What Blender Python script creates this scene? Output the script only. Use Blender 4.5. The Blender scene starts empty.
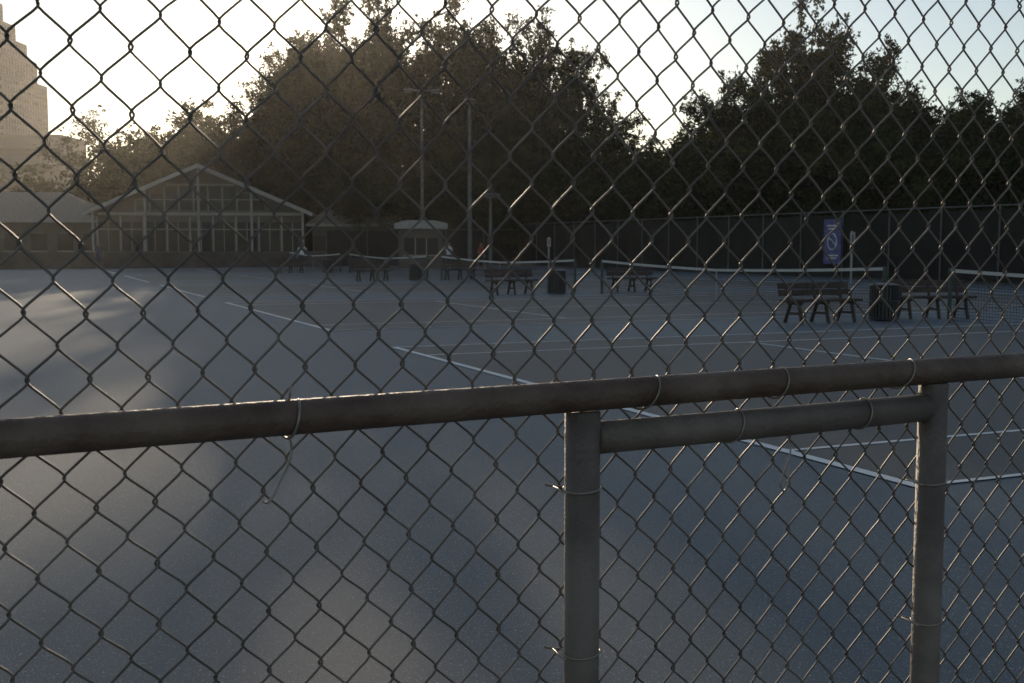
import bpy, math, random
import numpy as np
from mathutils import Vector, Matrix
R=random.Random(7)
scene=bpy.context.scene
COL=scene.collection
# ------------------------------------------------------------ materials
def mat(name, base, rough=0.7, metal=0.0, var=0.25, scale=3.0, bump=0.0, bscale=60.0, base2=None, spec=0.5, coord='Object', lo=0.35, hi=0.65):
    m=bpy.data.materials.new(name); m.use_nodes=True
    nt=m.node_tree; N=nt.nodes; L=nt.links
    b=N['Principled BSDF']; b.inputs['Roughness'].default_value=rough; b.inputs['Metallic'].default_value=metal
    b.inputs['Specular IOR Level'].default_value=spec
    tc=N.new('ShaderNodeTexCoord')
    nz=N.new('ShaderNodeTexNoise'); nz.inputs['Scale'].default_value=scale; nz.inputs['Detail'].default_value=5
    nz.inputs['Roughness'].default_value=0.6
    L.new(tc.outputs[coord],nz.inputs['Vector'])
    cr=N.new('ShaderNodeValToRGB'); cr.color_ramp.elements[0].position=lo; cr.color_ramp.elements[1].position=hi
    c2=base2 if base2 else tuple(min(1,c*(1+var)) for c in base)
    c1=base if base2 else tuple(c*(1-var) for c in base)
    cr.color_ramp.elements[0].color=(*c1,1); cr.color_ramp.elements[1].color=(*c2,1)
    L.new(nz.outputs['Fac'],cr.inputs['Fac']); L.new(cr.outputs['Color'],b.inputs['Base Color'])
    if bump>0:
        n2=N.new('ShaderNodeTexNoise'); n2.inputs['Scale'].default_value=bscale; n2.inputs['Detail'].default_value=4
        L.new(tc.outputs[coord],n2.inputs['Vector'])
        bp=N.new('ShaderNodeBump'); bp.inputs['Strength'].default_value=bump; bp.inputs['Distance'].default_value=0.01
        L.new(n2.outputs['Fac'],bp.inputs['Height']); L.new(bp.outputs['Normal'],b.inputs['Normal'])
    return m
def leafmat(name,c,tr=0.3):
    m=bpy.data.materials.new(name); m.use_nodes=True
    nt=m.node_tree; N=nt.nodes; L=nt.links
    N.remove(N['Principled BSDF']); out=N['Material Output']
    b=N.new('ShaderNodeBsdfDiffuse')
    tc=N.new('ShaderNodeTexCoord'); nz=N.new('ShaderNodeTexNoise'); nz.inputs['Scale'].default_value=0.9; nz.inputs['Detail'].default_value=1
    L.new(tc.outputs['Object'],nz.inputs['Vector'])
    cr=N.new('ShaderNodeValToRGB'); cr.color_ramp.elements[0].position=.35; cr.color_ramp.elements[1].position=.65
    cr.color_ramp.elements[0].color=(*[x*.65 for x in c],1); cr.color_ramp.elements[1].color=(*[x*1.3 for x in c],1)
    L.new(nz.outputs['Fac'],cr.inputs['Fac']); L.new(cr.outputs['Color'],b.inputs['Color'])
    t=N.new('ShaderNodeBsdfTranslucent'); t.inputs['Color'].default_value=(c[0]*1.6,c[1]*1.4,c[2]*.8,1)
    mx=N.new('ShaderNodeMixShader'); mx.inputs[0].default_value=tr
    L.new(b.outputs[0],mx.inputs[1]); L.new(t.outputs[0],mx.inputs[2]); L.new(mx.outputs[0],out.inputs['Surface'])
    return m
def court(name,c1,c2):
    m=bpy.data.materials.new(name); m.use_nodes=True; nt=m.node_tree; N=nt.nodes; L=nt.links
    b=N['Principled BSDF']; b.inputs['Specular IOR Level'].default_value=.3
    tc=N.new('ShaderNodeTexCoord')
    def noise(s,d=5,r=.6):
        n=N.new('ShaderNodeTexNoise'); n.inputs['Scale'].default_value=s; n.inputs['Detail'].default_value=d; n.inputs['Roughness'].default_value=r
        L.new(tc.outputs['Object'],n.inputs['Vector']); return n
    def mix(f,a,bb,blend='MIX'):
        x=N.new('ShaderNodeMix'); x.data_type='RGBA'; x.blend_type=blend
        if isinstance(f,float): x.inputs[0].default_value=f
        else: L.new(f,x.inputs[0])
        for s,i in((a,6),(bb,7)):
            if isinstance(s,tuple): x.inputs[i].default_value=(*s,1)
            else: L.new(s,x.inputs[i])
        return x.outputs[2]
    def ramp(n,lo,hi,a=0,bb=1):
        r=N.new('ShaderNodeMapRange'); r.inputs[1].default_value=lo; r.inputs[2].default_value=hi; r.inputs[3].default_value=a; r.inputs[4].default_value=bb
        L.new(n.outputs['Fac'],r.inputs[0]); return r.outputs[0]
    c=mix(ramp(noise(.2,3),.35,.65),c1,c2)
    c=mix(ramp(noise(3,6,.75),.56,.75,0,.25),c,(.18,.18,.17))
    c=mix(ramp(noise(120,2),.35,.7,0,.5),c,tuple(x*.5 for x in c1))
    c=mix(ramp(noise(150,1),.66,.74,0,.9),c,(.6,.6,.6))
    L.new(c,b.inputs['Base Color'])
    b.inputs['Roughness'].default_value=.62
    n2=noise(150,3); bp=N.new('ShaderNodeBump'); bp.inputs['Strength'].default_value=.6; bp.inputs['Distance'].default_value=.004
    L.new(n2.outputs['Fac'],bp.inputs['Height']); L.new(bp.outputs['Normal'],b.inputs['Normal'])
    return m
M={}
M['acryl_blue']=court('blue_acrylic',(.090,.120,.142),(.104,.136,.158))
M['acryl_in']=court('court_acrylic',(.080,.081,.075),(.094,.094,.087))
M['line']=mat('line_paint',(.8,.8,.77),rough=.7,var=.06,scale=8,spec=.2)
M['grass']=mat('dry_grass',(.045,.055,.025),rough=.95,var=.4,scale=.6,bump=.6,bscale=15)
M['rust']=mat('rusty_pipe',(.075,.042,.027),rough=.6,metal=.05,scale=9,base2=(.16,.11,.08),bump=.35,bscale=120)
M['galv']=mat('weathered_pipe',(.098,.074,.058),rough=.6,metal=.1,scale=8,base2=(.18,.145,.118),bump=.25,bscale=150)
M['wire']=mat('galvanised_wire',(.085,.07,.058),rough=.5,metal=.25,scale=9,base2=(.18,.15,.125))
M['tie']=mat('tie_wire',(.30,.26,.22),rough=.4,metal=.5,scale=9)
M['wood']=mat('bench_wood',(.045,.027,.02),rough=.7,var=.4,scale=9,bump=.3,bscale=40)
M['iron']=mat('dark_iron',(.03,.03,.03),rough=.55,metal=.3)
M['can']=mat('can_paint',(.025,.025,.025),rough=.5)
M['netpost']=mat('net_post_paint',(.03,.05,.04),rough=.45)
M['tape']=mat('net_tape',(.5,.5,.47),rough=.8,var=.08)
M['string']=mat('net_string',(.02,.02,.02),rough=.8)
M['screen']=mat('windscreen_fabric',(.025,.022,.019),rough=.9,var=.35,scale=.6,bump=.6,bscale=2,spec=.2)
M['brick']=mat('low_wall',(.09,.07,.055),rough=.9,var=.3,scale=2)
M['stucco']=mat('stucco',(.11,.095,.078),rough=.9,var=.15,scale=2)
M['trim']=mat('white_trim',(.33,.305,.27),rough=.6,var=.1)
M['shingle']=mat('roof_shingle',(.27,.22,.17),rough=.85,var=.25,scale=6,bump=.5,bscale=12)
M['glass']=mat('dark_glass',(.015,.016,.017),rough=.2,var=.3,scale=.4,spec=.25)
M['tower']=mat('tower_stone',(.14,.122,.108),rough=.8,var=.1,scale=.1)
M['bark']=mat('bark',(.05,.038,.028),rough=.95,var=.4,scale=5)
M['pole']=mat('pole_steel',(.12,.12,.115),rough=.5,metal=.4)
M['purple']=mat('banner_purple',(.11,.10,.24),rough=.7)
M['red']=mat('red_cloth',(.3,.05,.04),rough=.8); M['whitec']=mat('white_cloth',(.6,.6,.58),rough=.8)
M['navy']=mat('navy_cloth',(.03,.04,.08),rough=.8); M['skin']=mat('skin',(.3,.17,.11),rough=.6,var=.08)
M['hair']=mat('hair',(.02,.015,.01),rough=.7); M['shoe']=mat('shoe',(.4,.4,.4),rough=.6)
LEAF=[leafmat('leaf_dark',(.020,.026,.011)),leafmat('leaf_mid',(.033,.041,.016)),leafmat('leaf_light',(.056,.064,.025),.4)]
# ------------------------------------------------------------ mesh builder
class MB:
    def __init__(s): s.v=[]; s.f=[]; s.m=[]; s.mats=[]
    def mi(s,k):
        if k not in s.mats: s.mats.append(k)
        return s.mats.index(k)
    def box(s,c,size,k,rot=None):
        i=len(s.v); m=s.mi(k)
        for dz in(-.5,.5):
            for dx,dy in((-.5,-.5),(.5,-.5),(.5,.5),(-.5,.5)):
                p=Vector((dx*size[0],dy*size[1],dz*size[2]))
                if rot: p=rot@p
                s.v.append(tuple(p+Vector(c)))
        for f in((3,2,1,0),(4,5,6,7),(0,1,5,4),(1,2,6,5),(2,3,7,6),(3,0,4,7)):
            s.f.append([i+a for a in f]); s.m.append(m)
    def poly(s,pts,k):
        i=len(s.v); s.v+= [tuple(p) for p in pts]; s.f.append(list(range(i,i+len(pts)))); s.m.append(s.mi(k))
    def prism(s,pts,off,k):
        n=len(pts); i=len(s.v); o=Vector(off)
        s.v+=[tuple(p) for p in pts]+[tuple(Vector(p)+o) for p in pts]; m=s.mi(k)
        s.f.append(list(range(i,i+n))); s.m.append(m)
        s.f.append([i+n+a for a in range(n)][::-1]); s.m.append(m)
        for a in range(n):
            b=(a+1)%n; s.f.append([i+b,i+a,i+n+a,i+n+b]); s.m.append(m)
    def tube(s,path,rads,k,n=10,cap=True):
        path=[Vector(p) for p in path]
        if not hasattr(rads,'__len__'): rads=[rads]*len(path)
        m=s.mi(k); base=len(s.v)
        d0=(path[1]-path[0]).normalized()
        up=Vector((0,0,1)) if abs(d0.z)<.9 else Vector((1,0,0))
        u=d0.cross(up).normalized()
        for j,p in enumerate(path):
            if j==0: d=d0
            elif j==len(path)-1: d=(path[-1]-path[-2]).normalized()
            else: d=(path[j+1]-path[j-1]).normalized()
            u=(u-d*u.dot(d)).normalized(); w=d.cross(u)
            for q in range(n):
                a=2*math.pi*q/n
                s.v.append(tuple(p+(u*math.cos(a)+w*math.sin(a))*rads[j]))
        for j in range(len(path)-1):
            for q in range(n):
                q2=(q+1)%n
                s.f.append([base+j*n+q,base+j*n+q2,base+(j+1)*n+q2,base+(j+1)*n+q]); s.m.append(m)
        if cap:
            s.f.append([base+q for q in range(n)][::-1]); s.m.append(m)
            s.f.append([base+(len(path)-1)*n+q for q in range(n)]); s.m.append(m)
    def build(s,name,parent=None,smooth=False,loc=(0,0,0),rz=0,bevel=0):
        me=bpy.data.meshes.new(name); me.from_pydata(s.v,[],s.f); 
        for k in s.mats: me.materials.append(M[k] if isinstance(k,str) else k)
        me.polygons.foreach_set('material_index',s.m)
        if smooth: me.polygons.foreach_set('use_smooth',[True]*len(s.f))
        me.update()
        ob=bpy.data.objects.new(name,me); COL.objects.link(ob); ob.location=loc; ob.rotation_euler=(0,0,rz)
        if parent: ob.parent=parent
        if bevel:
            bv=ob.modifiers.new('bevel','BEVEL'); bv.width=bevel; bv.segments=2
        return ob
def empty(name,loc=(0,0,0),rz=0):
    e=bpy.data.objects.new(name,None); COL.objects.link(e); e.location=loc; e.rotation_euler=(0,0,rz); e.empty_display_size=.2; return e
# ------------------------------------------------------------ court frame
A=Vector((-.400,.9165,0)); B=Vector((.9165,.400,0)); P1=Vector((-1.83,17.26,0))
RZB=math.atan2(B.y,B.x)
def W(a,b,z=0): 
    p=P1+A*a+B*b; return Vector((p.x,p.y,z))
g=MB(); g.poly([(-1500,-1500,0),(1500,-1500,0),(1500,1500,0),(-1500,1500,0)],'grass'); g.build('ground')
def sheet(name,a0,a1,b0,b1,z,k,parent=None):
    m=MB(); m.poly([W(a0,b0,z),W(a0,b1,z),W(a1,b1,z),W(a1,b0,z)],k); return m.build(name,parent)
sheet('tennis_court_apron',-26,64,-9,30.6,.004,'acryl_blue')
CW=10.97; GAP=3.7; CL=23.77
for i in range(5):
    a0=-CW+i*(CW+GAP); a1=a0+CW
    e=empty('tennis_court',W(a0,0)); inv=Matrix.Translation(-W(a0,0))
    def sh(nm,x0,x1,y0,y1,z,k):
        o=sheet(nm,x0,x1,y0,y1,z,k); o.parent=e; o.matrix_parent_inverse=Matrix.Translation(-W(a0,0))
    sh('playing_surface',a0,a1,0,CL,.008,'acryl_in')
    w=.06; lm=MB()
    def ln(x0,x1,y0,y1,z=.012):
        lm.poly([W(x0,y0,z),W(x0,y1,z),W(x1,y1,z),W(x1,y0,z)],'line')
    ln(a0,a1,0,.1); ln(a0,a1,CL-.1,CL)
    ln(a0,a0+w,.1,CL-.1); ln(a1-w,a1,.1,CL-.1)
    ln(a0+1.37,a0+1.37+w,.1,CL-.1); ln(a1-1.37-w,a1-1.37,.1,CL-.1)
    for bb in(11.885-6.4,11.885+6.4): ln(a0+1.37+w,a1-1.37-w,bb-w/2,bb+w/2)
    ln((a0+a1)/2-w/2,(a0+a1)/2+w/2,11.885-6.4+w/2,11.885+6.4-w/2)
    o=lm.build('court_lines'); o.parent=e; o.matrix_parent_inverse=Matrix.Translation(-W(a0,0))
    ne=empty('tennis_net',W((a0+a1)/2,11.885),math.atan2(A.y,A.x))
    hw=CW/2+.91
    pm=MB()
    for sx in(-1,1):
        pm.tube([(sx*hw,0,0),(sx*hw,0,1.05),(sx*hw,0,1.09)],[.04,.04,.03],'netpost',12)
        pm.box((sx*(hw),-.06,.85),(.06,.06,.12),'netpost')
    pm.build('posts',ne)
    def top(x): return .914+(1.07-.914)*(abs(x)/hw)**1.0-.02*math.sin(math.pi*min(1,abs(x)/hw))
    nm=MB(); xs=np.linspace(-hw+.03,hw-.03,180)
    for x in xs: nm.poly([(x-.0035,0,.05),(x+.0035,0,.05),(x+.0035,0,top(x)),(x-.0035,0,top(x))],'string')
    for q in range(16):
        t=q/16
        for j in range(12):
            xa=-hw+.03+(2*hw-.06)*j/12; xb=-hw+.03+(2*hw-.06)*(j+1)/12
            za=.05+t*(top(xa)-.05); zb=.05+t*(top(xb)-.05)
            nm.poly([(xa,.002,za-.0035),(xb,.002,zb-.0035),(xb,.002,zb+.0035),(xa,.002,za+.0035)],'string')
    nm.build('netting',ne)
    tm=MB()
    for j in range(24):
        xa=-hw+.03+(2*hw-.06)*j/24; xb=-hw+.03+(2*hw-.06)*(j+1)/24
        tm.prism([(xa,-.012,top(xa)-.065),(xb,-.012,top(xb)-.065),(xb,-.012,top(xb)),(xa,-.012,top(xa))],(0,.024,0),'tape')
    tm.box((0,-.016,.45),(.05,.006,.88),'tape')
    tm.build('top_tape',ne)
# ------------------------------------------------------------ benches & cans
def bench(loc,rz,L=1.65):
    e=empty('park_bench',loc,rz)
    s=MB()
    for j,y in enumerate((-.17,-.03,.11)): s.box((0,y,.45),(L,.125,.05),'wood')
    s.build('seat',e,bevel=.006)
    s=MB()
    rot=Matrix.Rotation(math.radians(-12),4,'X')
    for z,y in((.60,.21),(.735,.24)): s.box((0,y,z),(L,.04,.12),'wood',rot.to_3x3())
    s.build('backrest',e,bevel=.006)
    for n,x in enumerate((-L/2+.22,0,L/2-.22)):
        s=MB()
        def bar(p,q,t,w_):
            s.tube([p,q],t,'wood',8)
        bar((x,-.14,.42),(x,-.25,0),.036,0); bar((x,.10,.42),(x,.28,0),.036,0)
        s.box((x,-.03,.40),(.06,.42,.05),'wood'); bar((x,.16,.42),(x,.265,.78),.03,0)
        bar((x,-.19,.2),(x,.19,.2),.025,0)
        s.build('leg_%d'%(n+1),e)
def can(loc):
    e=empty('trash_can',loc)
    s=MB(); s.tube([(0,0,.04),(0,0,.66)],[.25,.265],'can',24); s.build('liner',e,True)
    s=MB()
    for q in range(26):
        a=2*math.pi*q/26; r=Matrix.Rotation(a,3,'Z')
        s.box(r@Vector((.285,0,.38)),(.018,.045,.7),'can',r)
    s.build('slats',e)
    s=MB()
    for z in(.06,.40,.72):
        s.tube([(.298*math.cos(t),.298*math.sin(t),z) for t in np.linspace(0,2*math.pi,33)],.018,'can',6,False)
    s.tube([(0,0,.70),(0,0,.745),(0,0,.77)],[.29,.27,.16],'can',24); s.build('lid',e)
bench(W(1.95,9.55),RZB+.02,1.75); bench(W(2.15,12.65),RZB-.22,1.75); can(W(1.95,11.15))
bench(W(16.3,9.1),RZB+.05); bench(W(16.6,13.55),RZB-.1); can(W(16.4,10.7))
bench(W(31.0,9.0),RZB); bench(W(31.2,13.1),RZB-.05); can(W(31.1,11.0))
bench(W(45.7,8.8),RZB+.1); bench(W(45.9,12.9),RZB); can(W(45.8,10.9))
# ------------------------------------------------------------ near chain link fence
FE=empty('chain_link_fence',(-.539,1.21,0),math.atan2(.477,.879))
RZt=1.338; S1=.7227; S2=1.402
s=MB(); xs=np.linspace(-3.2,5.6,45)
s.tube([(x,.0015*math.sin(x*2.1),RZt+.002*math.sin(x*1.3+1)) for x in xs],.0213,'rust',28); s.build('middle_rail',FE,True)
s=MB(); s.tube([(S1+.02,0,1.2805),(1.06,.0005,1.279),(S2-.02,0,1.2795)],.0225,'galv',28)
s.build('short_rail',FE,True)
for n,(x,rr) in enumerate(((S1,.0245),(S2,.0235))):
    s=MB(); s.tube([(x,0,-.05),(x,0,1.318)],rr,'galv',32); s.build('short_post_%d'%(n+1),FE,True)
for n,x in enumerate((-1.4,4.3)):
    s=MB(); s.tube([(x,0,-.05),(x,0,3.03),(x,0,3.06)],[.03,.03,.015],'galv',20); s.build('line_post_%d'%(n+1),FE,True)
s=MB(); s.tube([(-3.2,0,3.0),(5.6,0,3.0)],.021,'galv',16); s.build('top_rail',FE,True)
cu=bpy.data.curves.new('wire_mesh','CURVE'); cu.dimensions='3D'; cu.bevel_depth=.0016; cu.bevel_resolution=1; cu.use_fill_caps=False
sx=.0325; H=.0745; 
def warp(x,z):
    dx=.007*math.sin(1.7*z+2.3*x)+.004*math.sin(6.1*z+1.1*x+1)+.002*math.sin(13*x+9*z)
    dz=.010*math.sin(1.3*x+.7)+.005*math.sin(5.3*x+2.2*z)+.002*math.sin(17*x-7*z)
    dy=.006*math.sin(2.9*x+1.3*z)+.004*math.sin(5*z)
    return dx,dy,dz
k=0; x0=-3.0
while x0+k*sx<5.4:
    xl=x0+k*sx-.0014; xr=x0+(k+1)*sx+.0014
    pts=[]; n=int((2.98-.05)/(H/2)); rr=R.uniform(-.0012,.0012)
    for j in range(n):
        right=((j+k)%2==0)
        xc=xr if right else xl; z=.05+j*H/2+R.uniform(-.0008,.0008)
        sgn=1 if right else -1
        yf=-.0026 if right else .0026
        pts+= [(xc-sgn*.0068,yf*1.1,z-.0092),(xc-sgn*.0014,yf,z-.0036),(xc,0,z),(xc-sgn*.0014,-yf,z+.0036),(xc-sgn*.0068,-yf*1.1,z+.0092)]
    sp=cu.splines.new('POLY'); sp.points.add(len(pts)-1)
    for i,(x,y,z) in enumerate(pts):
        dx,dy,dz=warp(x,z); sp.points[i].co=(x+dx+rr,.030+y+dy*.5+.004,z+dz,1)
    sp.use_smooth=True
    k+=1
wo=bpy.data.objects.new('wire_mesh',cu); COL.objects.link(wo); wo.parent=FE; cu.materials.append(M['wire'])
def tie(paths,name='tie_wire',r=.0014):
    c=bpy.data.curves.new(name,'CURVE'); c.dimensions='3D'; c.bevel_depth=r; c.bevel_resolution=2
    for p in paths:
        sp=c.splines.new('NURBS'); sp.points.add(len(p)-1); sp.use_endpoint_u=True; sp.order_u=3
        for i,q in enumerate(p): sp.points[i].co=(*q,1)
    o=bpy.data.objects.new(name,c); COL.objects.link(o); o.parent=FE; c.materials.append(M['tie'])
def railloop(x,z,r,tilt,tail):
    p=[]
    for t in np.linspace(-2.6,2.9,16):
        p.append((x+tilt*t*.01,-math.cos(t)*(r+.0016),z+math.sin(t)*(r+.0016)))
    b=p[0]; e=p[-1]
    pre=[(b[0]+.004,.038,b[2]-.014),(b[0]+.002,.034,b[2]-.004)]
    post=[(e[0]+.002,.036,e[2]-.003),(e[0]-.006,.040,e[2]-.02)]
    return pre+p+post
tie([railloop(.315,RZt,.0213,.5,0),[(.318,.03,RZt-.018),(.314,-.004,RZt-.034),(.310,.002,RZt-.055),(.298,.004,RZt-.075),(.292,.0,RZt-.088),(.281,-.004,RZt-.100),(.278,.002,RZt-.096)]],r=.0017)
tie([[(.316,.02,RZt+.022),(.313,.0,RZt+.026),(.311,-.004,RZt+.034),(.314,0,RZt+.04)]])
for x in(.832,1.069,1.330,-.15,1.75,2.2): tie([railloop(x,RZt,.0213,R.uniform(.3,1.3),0)])
for x in(.984,1.24): tie([railloop(x,1.2795,.0225,R.uniform(.3,1.0),0)])
tie([[(1.10,.03,1.262),(1.098,.0,1.25),(1.092,-.004,1.225),(1.083,0,1.20),(1.078,.002,1.178),(1.086,.0,1.168),(1.094,.0,1.185),(1.096,.002,1.21)]])
def postloop(x,z,r):
    p=[]
    for t in np.linspace(-2.5,2.5,16): p.append((x+math.sin(t)*(r+.0016),-math.cos(t)*(r+.0016),z+.002*math.sin(t*1.5)))
    return [(x-r-.016,.03,z+.004)]+[(x-r-.006,.034,z)]+p+[(x+r+.004,.036,z-.004)]
for x,z,r in((S1,1.212,.0245),(S1,.982,.0245),(S2,1.155,.0235),(S2,.92,.0235),(S1,.6,.0245),(S2,.5,.0235)):
    tie([postloop(x,z,r),[(x-r-.004,.03,z),(x-r-.01,.01,z+.003),(x-r-.013,-.006,z+.001),(x-r-.006,-.01,z-.002)]])
# ------------------------------------------------------------ far fences with windscreen
def screen_fence(name,p0,p1,h,gap0=.08,skip=None):
    p0=Vector(p0); p1=Vector(p1); d=p1-p0; L=d.length; e=empty(name,p0,math.atan2(d.y,d.x))
    n=int(L/3); s=MB(); f=MB()
    for i in range(n+1): s.tube([(L*i/n,0.06,0),(L*i/n,0.06,h+.05)],.035,'pole',8)
    s.tube([(0,.06,h),(L,.06,h)],.025,'pole',8); s.build('posts_and_rail',e)
    m=n*8
    for i in range(m):
        xa=L*i/m; xb=L*(i+1)/m
        ya=.03*math.sin(i*1.9)+.02*math.sin(i*.7); yb=.03*math.sin((i+1)*1.9)+.02*math.sin((i+1)*.7)
        za=h-.12-.06*abs(math.sin(math.pi*i/8)); zb=h-.12-.06*abs(math.sin(math.pi*(i+1)/8))
        f.poly([(xa,-ya,gap0),(xb,-yb,gap0),(xb,0,zb),(xa,0,za)],'screen')
    f.build('windscreen',e,True); return e
screen_fence('windscreen_fence',W(-26,30.6),W(64,30.6),3.1)
screen_fence('windscreen_fence',W(64,30.6),W(64,15.5),2.7)
s=MB(); d=W(64,-30)-W(64,15.4); L=d.length
e=empty('low_brick_wall',W(64,15.4),math.atan2(d.y,d.x))
s.box((L/2,0,.5),(L,.3,1.0),'brick'); s.build('wall',e); s=MB(); s.box((L/2,0,1.05),(L+.1,.4,.095),'stucco'); s.build('coping',e)
e=empty('court_banner',W(27.3,30.45),math.atan2(-A.y,-A.x)+math.pi)
s=MB(); s.box((0,.05,1.7),(1.25,.02,2.1),'purple')
s.build('cloth',e); s=MB()
for z,w_ in((2.45,.8),(2.3,.6),(1.05,.9),(.92,.7)): s.box((0,.065,z),(w_,.008,.07),'whitec')
s.tube([(.32*math.cos(t),.07,1.7+.38*math.sin(t)) for t in np.linspace(0,2*math.pi,25)],.035,'whitec',6,False)
s.tube([(-.3,.07,1.5),(0,.07,1.75),(.3,.07,1.9)],.025,'whitec',6)
s.build('print',e)
def post_sign(loc,h):
    e=empty('court_number_sign',loc,.2); s=MB(); s.tube([(0,0,0),(0,0,h)],.045,'trim',12); s.build('post',e)
    s=MB(); s.box((0,-.06,h-.3),(.22,.02,.5),'trim'); s.build('plate',e,bevel=.004); s=MB(); s.box((0,-.073,h-.3),(.05,.004,.3),'iron'); s.build('numeral',e)
post_sign((13.6,46.2,0),2.1); post_sign((2.1,66,0),2.0)
def lightpole(loc,h,arm,rz=0):
    e=empty('court_light_pole',loc,rz); s=MB(); s.tube([(0,0,0),(0,0,h*.5),(0,0,h)],[.13,.11,.08],'pole',12); s.tube([(0,0,0),(0,0,.3)],.2,'pole',12); s.build('shaft',e)
    s=MB(); s.tube([(-arm,0,h-.1),(arm,0,h-.1)],.05,'pole',8)
    for x in(-arm,arm): 
        s.box((x,-.15,h-.15),(.55,.45,.22),'pole',Matrix.Rotation(.2,3,'X')); s.box((x,-.17,h-.27),(.45,.35,.03),'trim',Matrix.Rotation(.2,3,'X'))
    s.build('lamp_arm',e)
lightpole((-6.2,80,0),12.2,.95,.1); lightpole((-2.35,64.5,0),9.6,.0,.3); lightpole((-1.35,73,0),4.8,.25,.6)
e=empty('court_kiosk',(-6.1,77,0),.1)
s=MB(); s.box((0,0,1.3),(2.9,2.2,2.6),'stucco'); s.build('walls',e)
s=MB(); s.box((0,-1.108,1.45),(2.2,.012,1.1),'glass'); s.box((0,-1.2,.86),(2.4,.25,.06),'trim'); s.box((-.36,-1.125,1.45),(.06,.02,1.1),'trim'); s.box((.36,-1.125,1.45),(.06,.02,1.1),'trim');s.build('hatch',e)
s=MB(); s.prism([(-1.75,-1.5,2.6),(1.75,-1.5,2.6),(1.75,-1.5,2.95),(.9,-1.5,3.15),(-.9,-1.5,3.15),(-1.75,-1.5,2.95)],(0,3,0),'trim'); s.build('roof',e)
# ------------------------------------------------------------ clubhouse
CE=empty('clubhouse',(-24.2,90,0),math.radians(6))
s=MB()
w=7.9; ez=4.15; pk=7.75; dp=14
s.prism([(-w,0,0),(w,0,0),(w,0,ez),(0,0,pk-.25),(-w,0,ez)],(0,dp,0),'stucco'); s.build('walls',CE)
s=MB()
def slab(p,q,t,y0,y1,k):
    s.prism([(p[0],y0,p[1]),(q[0],y0,q[1]),(q[0],y0,q[1]+t),(p[0],y0,p[1]+t)],(0,y1-y0,0),k)
slab((-w-.7,ez-.3),(0,pk-.2),.22,-1.3,dp+.5,'shingle'); slab((0,pk-.2),(w+.7,ez-.3),.22,-1.3,dp+.5,'shingle')
s.build('roof',CE)
s=MB()
slab((-w-.75,ez-.42),(0,pk-.32),.3,-1.36,-1.303,'trim'); slab((0,pk-.32),(w+.75,ez-.42),.3,-1.36,-1.303,'trim')
s.box((0,-.08,3.95),(2*w-.2,.16,.22),'trim'); s.build('fascia',CE)
s=MB(); fr=MB()
for i in range(9):
    x=-7+i*1.75; s.box((x,-.03,2.15),(1.5,.06,2.3),'glass')
    fr.box((x-.83,-.06,2.1),(.12,.12,3.3),'trim'); fr.box((x,-.075,2.75),(1.5,.05,.07),'trim'); fr.box((x,-.075,1.0),(1.5,.05,.08),'trim'); fr.box((x,-.075,2.15),(.05,.05,2.3),'trim')
fr.box((7.8,-.06,2.1),(.12,.12,3.3),'trim')
for i in range(11):
    x=-5.5+i*1.1; top=min(6.1,ez+ (1-abs(x)/w)*(pk-ez)-.75)
    if top<4.6: continue
    s.box((x,-.03,(4.25+top)/2),(.95,.06,top-4.25),'glass'); fr.box((x-.53,-.06,(4.2+top)/2),(.08,.12,top-4.1),'trim')
    fr.box((x,-.07,5.05),(.95,.05,.06),'trim')
fr.box((0,-.07,6.2),(5.2,.1,.12),'trim')
s.build('windows',CE); fr.build('window_frames',CE)
s=MB()
for x in(-7.9,-4,0,4,7.9): s.tube([(x,-1.15,0),(x,-1.15,ez+(1-abs(x)/8.6)*3.4-.2)],.1,'trim',8)
s.build('porch_posts',CE)
def hip(x0,x1,y0,y1,ez,pz,inset,nm):
    s=MB(); s.box(((x0+x1)/2,(y0+y1)/2,ez/2),(x1-x0-1,y1-y0-1,ez-.02),'stucco')
    ym=(y0+y1)/2
    a,b,c,d=(x0,y0,ez),(x1,y0,ez),(x1,y1,ez),(x0,y1,ez); r0=(x0+inset,ym,pz); r1=(x1-inset,ym,pz)
    for p in([a,b,r1,r0],[b,c,r1],[c,d,r0,r1],[d,a,r0],[d,c,b,a]): s.poly(p,'shingle')
    s.box(((x0+x1)/2,y0-.02,ez-.1),(x1-x0,.06,.2),'trim')
    n=int((x1-x0)/2)
    for i in range(n):
        x=x0+1.2+i*2; s.box((x,y0+.46,ez*.5),(1.2,.06,1.3),'glass'); s.box((x,y0+.44,ez*.5-.7),(1.3,.1,.08),'trim')
    s.build(nm,CE)
hip(8.0,16.2,.3,12,3.2,6.2,3.6,'east_wing'); hip(-26,-7.5,1.5,13,3.5,5.9,4.5,'west_wing')
# ------------------------------------------------------------ high-rise
TE=empty('highrise_tower',(-138,300,0),0)
def block(hw,hy,z0,z1,nm):
    s=MB(); s.box((0,0,(z0+z1)/2),(2*hw,2*hy,z1-z0),'glass')
    n=max(1,int((z1-z0)/1.9))
    for i in range(n+1): s.box((0,0,z0+(z1-z0)*i/n),(2*hw+.5,2*hy+.5,.95),'tower')
    m=int(2*hw/1.6)
    for i in range(m+1):
        x=-hw+2*hw*i/m; s.box((x,-hy-.1,(z0+z1)/2),(.6,.34,z1-z0-.1),'tower'); 
    for i in range(m+1):
        y=-hy+2*hy*i/m; s.box((hw+.1,y,(z0+z1)/2),(.34,.6,z1-z0-.1),'tower')
    s.build(nm,TE)
block(13,13,0,43.3,'shaft'); block(11.2,11.2,43.8,49.3,'setback_1'); block(9.4,9.4,49.8,53.7,'setback_2'); block(7.4,7.4,54.2,58.2,'setback_3'); block(5.2,5.2,58.7,63.4,'crown')
OB=empty('office_block',(-125,265,0))
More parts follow.
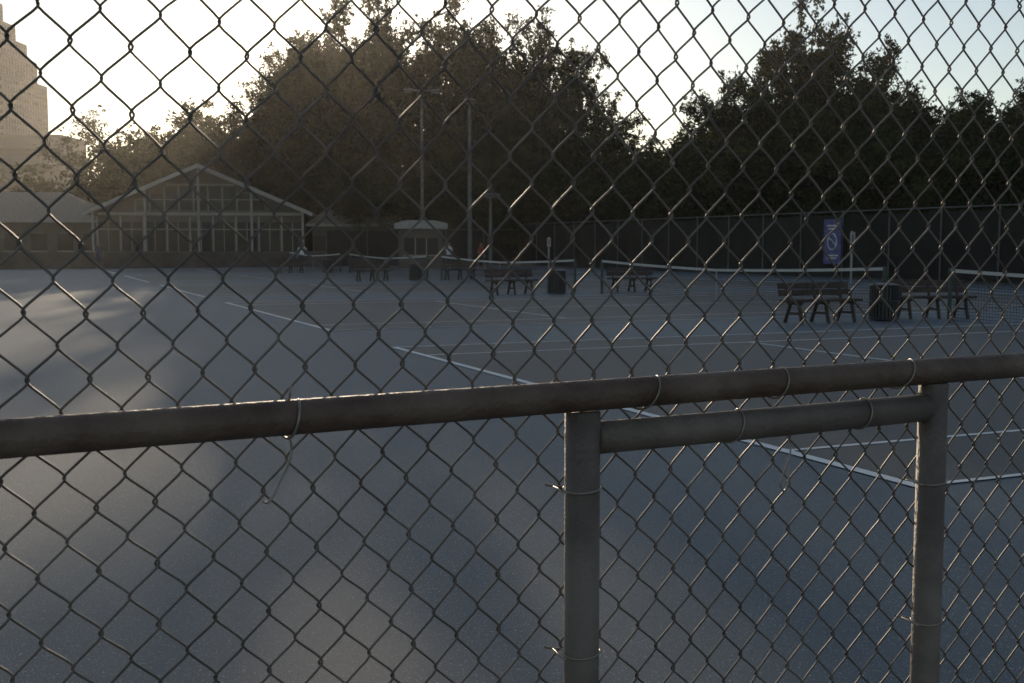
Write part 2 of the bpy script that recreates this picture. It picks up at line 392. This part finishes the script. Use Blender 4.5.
s=MB(); s.box((0,0,12.5),(50,16,25),'tower'); s.build('walls',OB)
s=MB(); s.box((0,0,25.4),(51,17,.8),'stucco'); s.build('roof',OB); s=MB()
for i in range(6): s.box((0,-8.02,4+i*3.6),(47,.1,1.6),'glass')
s.build('window_bands',OB)
# ------------------------------------------------------------ trees
def leaves(rng,C,Rd,n,size,flat=.8):
    N=len(C); idx=rng.choice(N,n,p=Rd**2/np.sum(Rd**2))
    d=rng.normal(size=(n,3)); d/=np.linalg.norm(d,axis=1)[:,None]
    r=rng.uniform(0.12,1,n)**.6*(1+.28*rng.normal(size=n))
    P=C[idx]+d*(Rd[idx]*r)[:,None]*np.array([1,1,flat])
    u=rng.normal(size=(n,3)); u/=np.linalg.norm(u,axis=1)[:,None]
    v=rng.normal(size=(n,3)); v-=u*np.sum(u*v,1)[:,None]; v/=np.linalg.norm(v,axis=1)[:,None]
    L=size*rng.uniform(.6,1.4,n)[:,None]
    Q=np.stack([P-u*L,P-v*L*.45,P+u*L,P+v*L*.45],1)
    return Q,idx
def make_mesh(name,tv,tf,Q,midx):
    nv=len(tv); n=len(Q)
    V=np.concatenate([np.array(tv,dtype=float).reshape(-1,3),Q.reshape(-1,3)])
    me=bpy.data.meshes.new(name); me.vertices.add(len(V)); me.vertices.foreach_set('co',V.ravel())
    nt=len(tf); me.loops.add(4*(nt+n)); me.polygons.add(nt+n)
    li=np.concatenate([np.array(tf,dtype=int).ravel(),np.arange(4*n)+nv]) if nt else np.arange(4*n)+nv
    me.loops.foreach_set('vertex_index',li.astype(np.int32))
    me.polygons.foreach_set('loop_start',np.arange(0,4*(nt+n),4,dtype=np.int32))
    me.polygons.foreach_set('loop_total',np.full(nt+n,4,dtype=np.int32))
    me.polygons.foreach_set('material_index',np.concatenate([np.zeros(nt,int),midx+1]).astype(np.int32))
    me.materials.append(M['bark'])
    for l in LEAF: me.materials.append(l)
    me.update(calc_edges=True); me.validate(); return me
def tree_mesh(name,seed,H,Rr,cb,ncl,nl,size,lean=0,cl=(.16,.32)):
    rng=np.random.default_rng(seed)
    t=MB(); trunk=[]; tx=ty=0
    for i in range(8):
        z=H*.8*i/7; trunk.append((tx,ty,z)); tx+=rng.normal()*.18+lean*.15; ty+=rng.normal()*.18
    t.tube(trunk,[H*.02*(1-.125*i)+(.12 if i==0 else 0) for i in range(8)],'bark',8,False)
    C=[];Rd=[]
    zc=(cb+H)/2; hz=(H-cb)/2
    ph=rng.uniform(0,6.28,4)
    while len(C)<ncl:
        d=rng.normal(size=3); d/=np.linalg.norm(d); r=rng.uniform(.15,1)**.5
        az=math.atan2(d[1],d[0]); lob=1+.22*math.sin(2*az+ph[0])+.15*math.sin(3*az+ph[1]+4*d[2])+.12*math.sin(5*d[2]+ph[2])
        p=np.array([d[0]*Rr*r*lob,d[1]*Rr*r*lob,zc+d[2]*hz*r*(.93)])
        if p[2]<cb+.3: continue
        C.append(p); Rd.append(Rr*rng.uniform(*cl)*(1.15-.45*max(0,d[2])*r))
    C=np.array(C);Rd=np.array(Rd)
    C[:,0]+=np.interp(C[:,2],[0,H],[0,tx])
    tw=[];tr=[]
    for p,r in zip(C,Rd):
        j=min(7,max(1,int(7*min(1,(p[2]*.72)/(H*.8))))); b=Vector(trunk[j]); q=Vector(p)
        mid=b.lerp(q,.5)+Vector((0,0,-.05*(q-b).length))+Vector(rng.normal(size=3)*.25)
        r0=H*.006
        t.tube([b,mid,q],[r0,r0*.65,r0*.25],'bark',5,False)
        for f in(.55,.8): tw.append(np.array(mid.lerp(q,f))); tr.append(r*.6)
        for kk in range(3):
            q2=q+Vector(rng.normal(size=3)).normalized()*r*1.25; t.tube([q,q2],[r0*.3,r0*.1],'bark',4,False)
            tw.append(np.array(q2)); tr.append(r*.38)
    C=np.concatenate([C,np.array(tw)]); Rd=np.concatenate([Rd,np.array(tr)])
    Q,idx=leaves(rng,C,Rd,nl,size)
    tone=rng.choice(3,len(C),p=[.42,.38,.2]); m=tone[idx]; fl=rng.random(len(m))<.25; m[fl]=rng.choice(3,fl.sum())
    return make_mesh(name,t.v,t.f,Q,m)
TV={'tall':[tree_mesh('tree_a',s_,22,6.2,3.0,90,42000,.19,cl=(.13,.25)) for s_ in(1,2,3)],
    'open':[tree_mesh('tree_b',11,21,5.8,5,60,19000,.17,cl=(.12,.22)),tree_mesh('tree_b2',12,21,5.5,5,64,21000,.17,cl=(.11,.2))],
    'round':[tree_mesh('tree_c',s_,11,4.8,1.2,60,24000,.15,cl=(.15,.28)) for s_ in(21,22,23)],
    'sparse':[tree_mesh('tree_d',31,14,6,4,40,7500,.16,cl=(.12,.22))]}
def tree(name,kind,px,depth,topy,wscale=1.0,vi=None,rz=None):
    X=px*depth/1150
    h=1.545+topy*depth/1150
    me=TV[kind][R.randrange(len(TV[kind])) if vi is None else vi]
    base={'tall':22,'open':21,'round':11,'sparse':14}[kind]
    o=bpy.data.objects.new(name,me); COL.objects.link(o); o.location=(X,depth,0)
    sc=h/base; o.scale=(sc*wscale,sc*wscale,sc); o.rotation_euler=(0,0,R.uniform(0,6.28) if rz is None else rz)
TL=[('elm_tree','tall',-176,98,248,.85),('elm_tree','tall',-128,100,262,.8),('elm_tree','tall',-70,104,252,.85),
('elm_tree','tall',-8,98,242,.8),('elm_tree','open',35,100,245,.85),('elm_tree','open',68,97,200,.7),('elm_tree','tall',-40,93,185,1.0),
('elm_tree','tall',-203,102,222,.88),('elm_tree','tall',-196,112,226,.85),('elm_tree','open',-240,104,172,.9),('elm_tree','tall',30,92,150,1.0),
('oak_tree','round',-310,104,140,1.1),('oak_tree','round',-270,100,140,1.1),('oak_tree','round',-345,110,125,1.1),('oak_tree','round',-235,97,135,1.0),
('oak_tree','round',95,95,128,1.2),('oak_tree','open',130,100,115,1.2),('oak_tree','round',165,92,115,1.2),('oak_tree','round',190,85,135,1.1),
('poplar_tree','tall',215,82,175,.9),('elm_tree','tall',250,80,195,.8),('elm_tree','tall',285,84,255,.72),('elm_tree','tall',325,82,225,.85),
('elm_tree','tall',368,76,190,.95),('oak_tree','tall',410,72,165,1.2),('oak_tree','tall',455,68,168,1.1),('oak_tree','tall',510,62,175,1.1),('oak_tree','tall',565,58,190,1.1),
('oak_tree','round',230,74,120,1.3),('oak_tree','round',300,70,130,1.3),('oak_tree','round',370,66,125,1.3),('oak_tree','round',440,60,125,1.3),('oak_tree','round',500,54,120,1.3),
('oak_tree','round',150,84,95,1.4),('oak_tree','round',60,92,100,1.4),('oak_tree','round',-60,92,90,1.4),('oak_tree','round',-130,94,100,1.4),('oak_tree','round',-180,103,95,1.4),('oak_tree','round',-14,90,75,1.5),
('plane_tree','sparse',-392,150,135,1.0),('oak_tree','round',-480,120,75,1.2),('oak_tree','round',-430,118,72,1.2),('oak_tree','round',-540,110,80,1.2),
('oak_tree','tall',640,60,200,1.1),('oak_tree','tall',760,60,200,1.1),('oak_tree','round',-700,100,110,1.3)]
for t in TL: tree(*t)
rng=np.random.default_rng(5); n=420
C=np.stack([rng.uniform(-150,170,n),rng.uniform(120,150,n),rng.uniform(0,9,n)],1); C[:,2]+=2.5*np.sin(C[:,0]*.09)
Rd=rng.uniform(2,4,n); Q,idx=leaves(rng,C,Rd,60000,.42); 
me=make_mesh('distant_tree_line',[],[],Q,rng.choice(3,n,p=[.5,.35,.15])[idx]); COL.objects.link(bpy.data.objects.new('distant_tree_line',me))
n=260
tt=rng.uniform(-40,75,n); C=np.array([list(W(a,32.6+rng.uniform(0,2.5),rng.uniform(.5,3.6))) for a in tt]); Rd=rng.uniform(.8,1.5,n); Q,idx=leaves(rng,C,Rd,36000,.14)
me=make_mesh('hedge',[],[],Q,rng.choice(3,n,p=[.6,.3,.1])[idx]); COL.objects.link(bpy.data.objects.new('hedge',me))
# ------------------------------------------------------------ people
def person(loc,rz,shirt,pants,stride=.12,armup=False):
    V=[];E=[];Rr=[]
    def add(p,r,par=None):
        V.append(p); Rr.append(r)
        if par is not None: E.append((par,len(V)-1))
        return len(V)-1
    pel=add((0,0,.95),.14); wa=add((0,0,1.1),.13,pel); ch=add((0,0,1.32),.155,wa); nk=add((0,0,1.49),.06,ch); hb=add((0,-.01,1.57),.075,nk); ht=add((0,-.01,1.68),.085,hb)
    for sx in(-1,1):
        hp=add((sx*.1,0,.88),.1,pel); kn=add((sx*.12,-sx*stride*.6-.02,.49),.06,hp); an=add((sx*.13,-sx*stride+ .02,.1),.042,kn); add((sx*.14,-sx*stride-.12,.04),.038,an)
        sh=add((sx*.18,0,1.40),.065,ch)
        if armup and sx==1: el=add((.33,-.12,1.2),.045,sh); wr=add((.3,-.36,1.3),.032,el); d=Vector((0,-1,.1))
        else: el=add((sx*.26,.03,1.13),.045,sh); wr=add((sx*.29,-.06,.9),.032,el); d=Vector((0,-.15,-1))
        pm=add(tuple(Vector(V[wr])+d*.06),.03,wr)
        for q in range(4): add(tuple(Vector(V[pm])+d*(.08+.01*(q%3))+Vector((0,(q-1.5)*.02,0))),.009,pm)
        add(tuple(Vector(V[wr])+d*.07+Vector((0,-.05,0))),.01,wr)
    me=bpy.data.meshes.new('tmp'); me.from_pydata(V,E,[]); ob=bpy.data.objects.new('tmp',me); COL.objects.link(ob)
    md=ob.modifiers.new('s','SKIN')
    for i,r in enumerate(Rr): me.skin_vertices[0].data[i].radius=(r,r*.8); me.skin_vertices[0].data[i].use_root=(i==0)
    sb=ob.modifiers.new('ss','SUBSURF'); sb.levels=2; sb.render_levels=2
    dg=bpy.context.evaluated_depsgraph_get(); m2=bpy.data.meshes.new_from_object(ob.evaluated_get(dg)); bpy.data.objects.remove(ob)
    e=empty('person',loc,rz); o=bpy.data.objects.new('body',m2); COL.objects.link(o); o.parent=e
    m2.materials.clear()
    for k in('skin',shirt,pants,'shoe','hair'): m2.materials.append(M[k])
    for p in m2.polygons:
        p.use_smooth=True; c=p.center; mi=0
        if c.z>1.66 or (c.z>1.58 and c.y>.02): mi=4
        elif c.z>1.47: mi=0
        elif c.z>.93: mi=1 if (abs(c.x)<.21 or c.z>1.2) and c.y>-.15 else 0
        elif c.z>.45: mi=2 if abs(c.x)<.24 else 0
        elif c.z<.09: mi=3
        p.material_index=mi
    s=MB(); s.tube([(0,-.085,1.63),(0,-.115,1.6)],[.008,.014],'skin',6); s.box((0,-.085,1.565),(.045,.01,.01),'red')
    for sx in(-1,1): s.box((sx*.03,-.082,1.635),(.018,.01,.01),'hair'); s.box((sx*.088,0,1.61),(.015,.03,.05),'skin')
    s.build('face',e)
person((-13.4,73.5,0),.3,'whitec','navy',.15,True); person((-4.05,74,0),-.4,'whitec','navy',.1); person((-1.95,72.5,0),1.0,'red','navy',.18)
person((-26.5,74,0),.6,'navy','navy',.12)
# ------------------------------------------------------------ haze (air)
HZ=0.00028
m=bpy.data.materials.new('air_haze'); m.use_nodes=True; nt=m.node_tree; nt.nodes.remove(nt.nodes['Principled BSDF'])
vs=nt.nodes.new('ShaderNodeVolumeScatter'); vs.inputs['Color'].default_value=(1,.96,.90,1); vs.inputs['Density'].default_value=HZ; vs.inputs['Anisotropy'].default_value=.75
nt.links.new(vs.outputs[0],nt.nodes['Material Output'].inputs['Volume'])
M['air']=m
s=MB(); s.box((0,190,34),(700,420,70),'air'); s.build('haze')
# ------------------------------------------------------------ light
EL=math.radians(11.0); AZ=math.radians(-10.0)
sd=Vector((math.sin(AZ)*math.cos(EL),math.cos(AZ)*math.cos(EL),math.sin(EL)))
sl=bpy.data.lights.new('sun','SUN'); sl.energy=3.2; sl.angle=math.radians(.53); sl.color=(1,.80,.57)
so=bpy.data.objects.new('sun',sl); COL.objects.link(so); so.rotation_euler=sd.to_track_quat('Z','Y').to_euler()
w=bpy.data.worlds.new('World'); scene.world=w; w.use_nodes=True; nt=w.node_tree
sk=nt.nodes.new('ShaderNodeTexSky'); sk.sky_type='NISHITA'; sk.sun_disc=False; sk.sun_elevation=EL; sk.sun_rotation=AZ
sk.dust_density=.4; sk.air_density=1.1; sk.ozone_density=2.2
hs=nt.nodes.new('ShaderNodeHueSaturation'); hs.inputs['Saturation'].default_value=.72
nt.links.new(sk.outputs[0],hs.inputs['Color'])
bg=nt.nodes['Background']; bg.inputs['Strength'].default_value=.125; nt.links.new(hs.outputs[0],bg.inputs['Color'])
# ------------------------------------------------------------ camera
cd=bpy.data.cameras.new('camera'); cam=bpy.data.objects.new('camera',cd); COL.objects.link(cam)
cam.location=(0,0,1.545); cam.rotation_euler=(math.radians(90-4.8),0,0); cd.sensor_width=36; cd.lens=36*1150/1024
cd.clip_start=.05; cd.clip_end=4000; cd.dof.use_dof=True; cd.dof.focus_distance=2.6; cd.dof.aperture_fstop=18
scene.camera=cam
scene.view_settings.view_transform='Standard'; scene.view_settings.look='None'; scene.view_settings.exposure=0
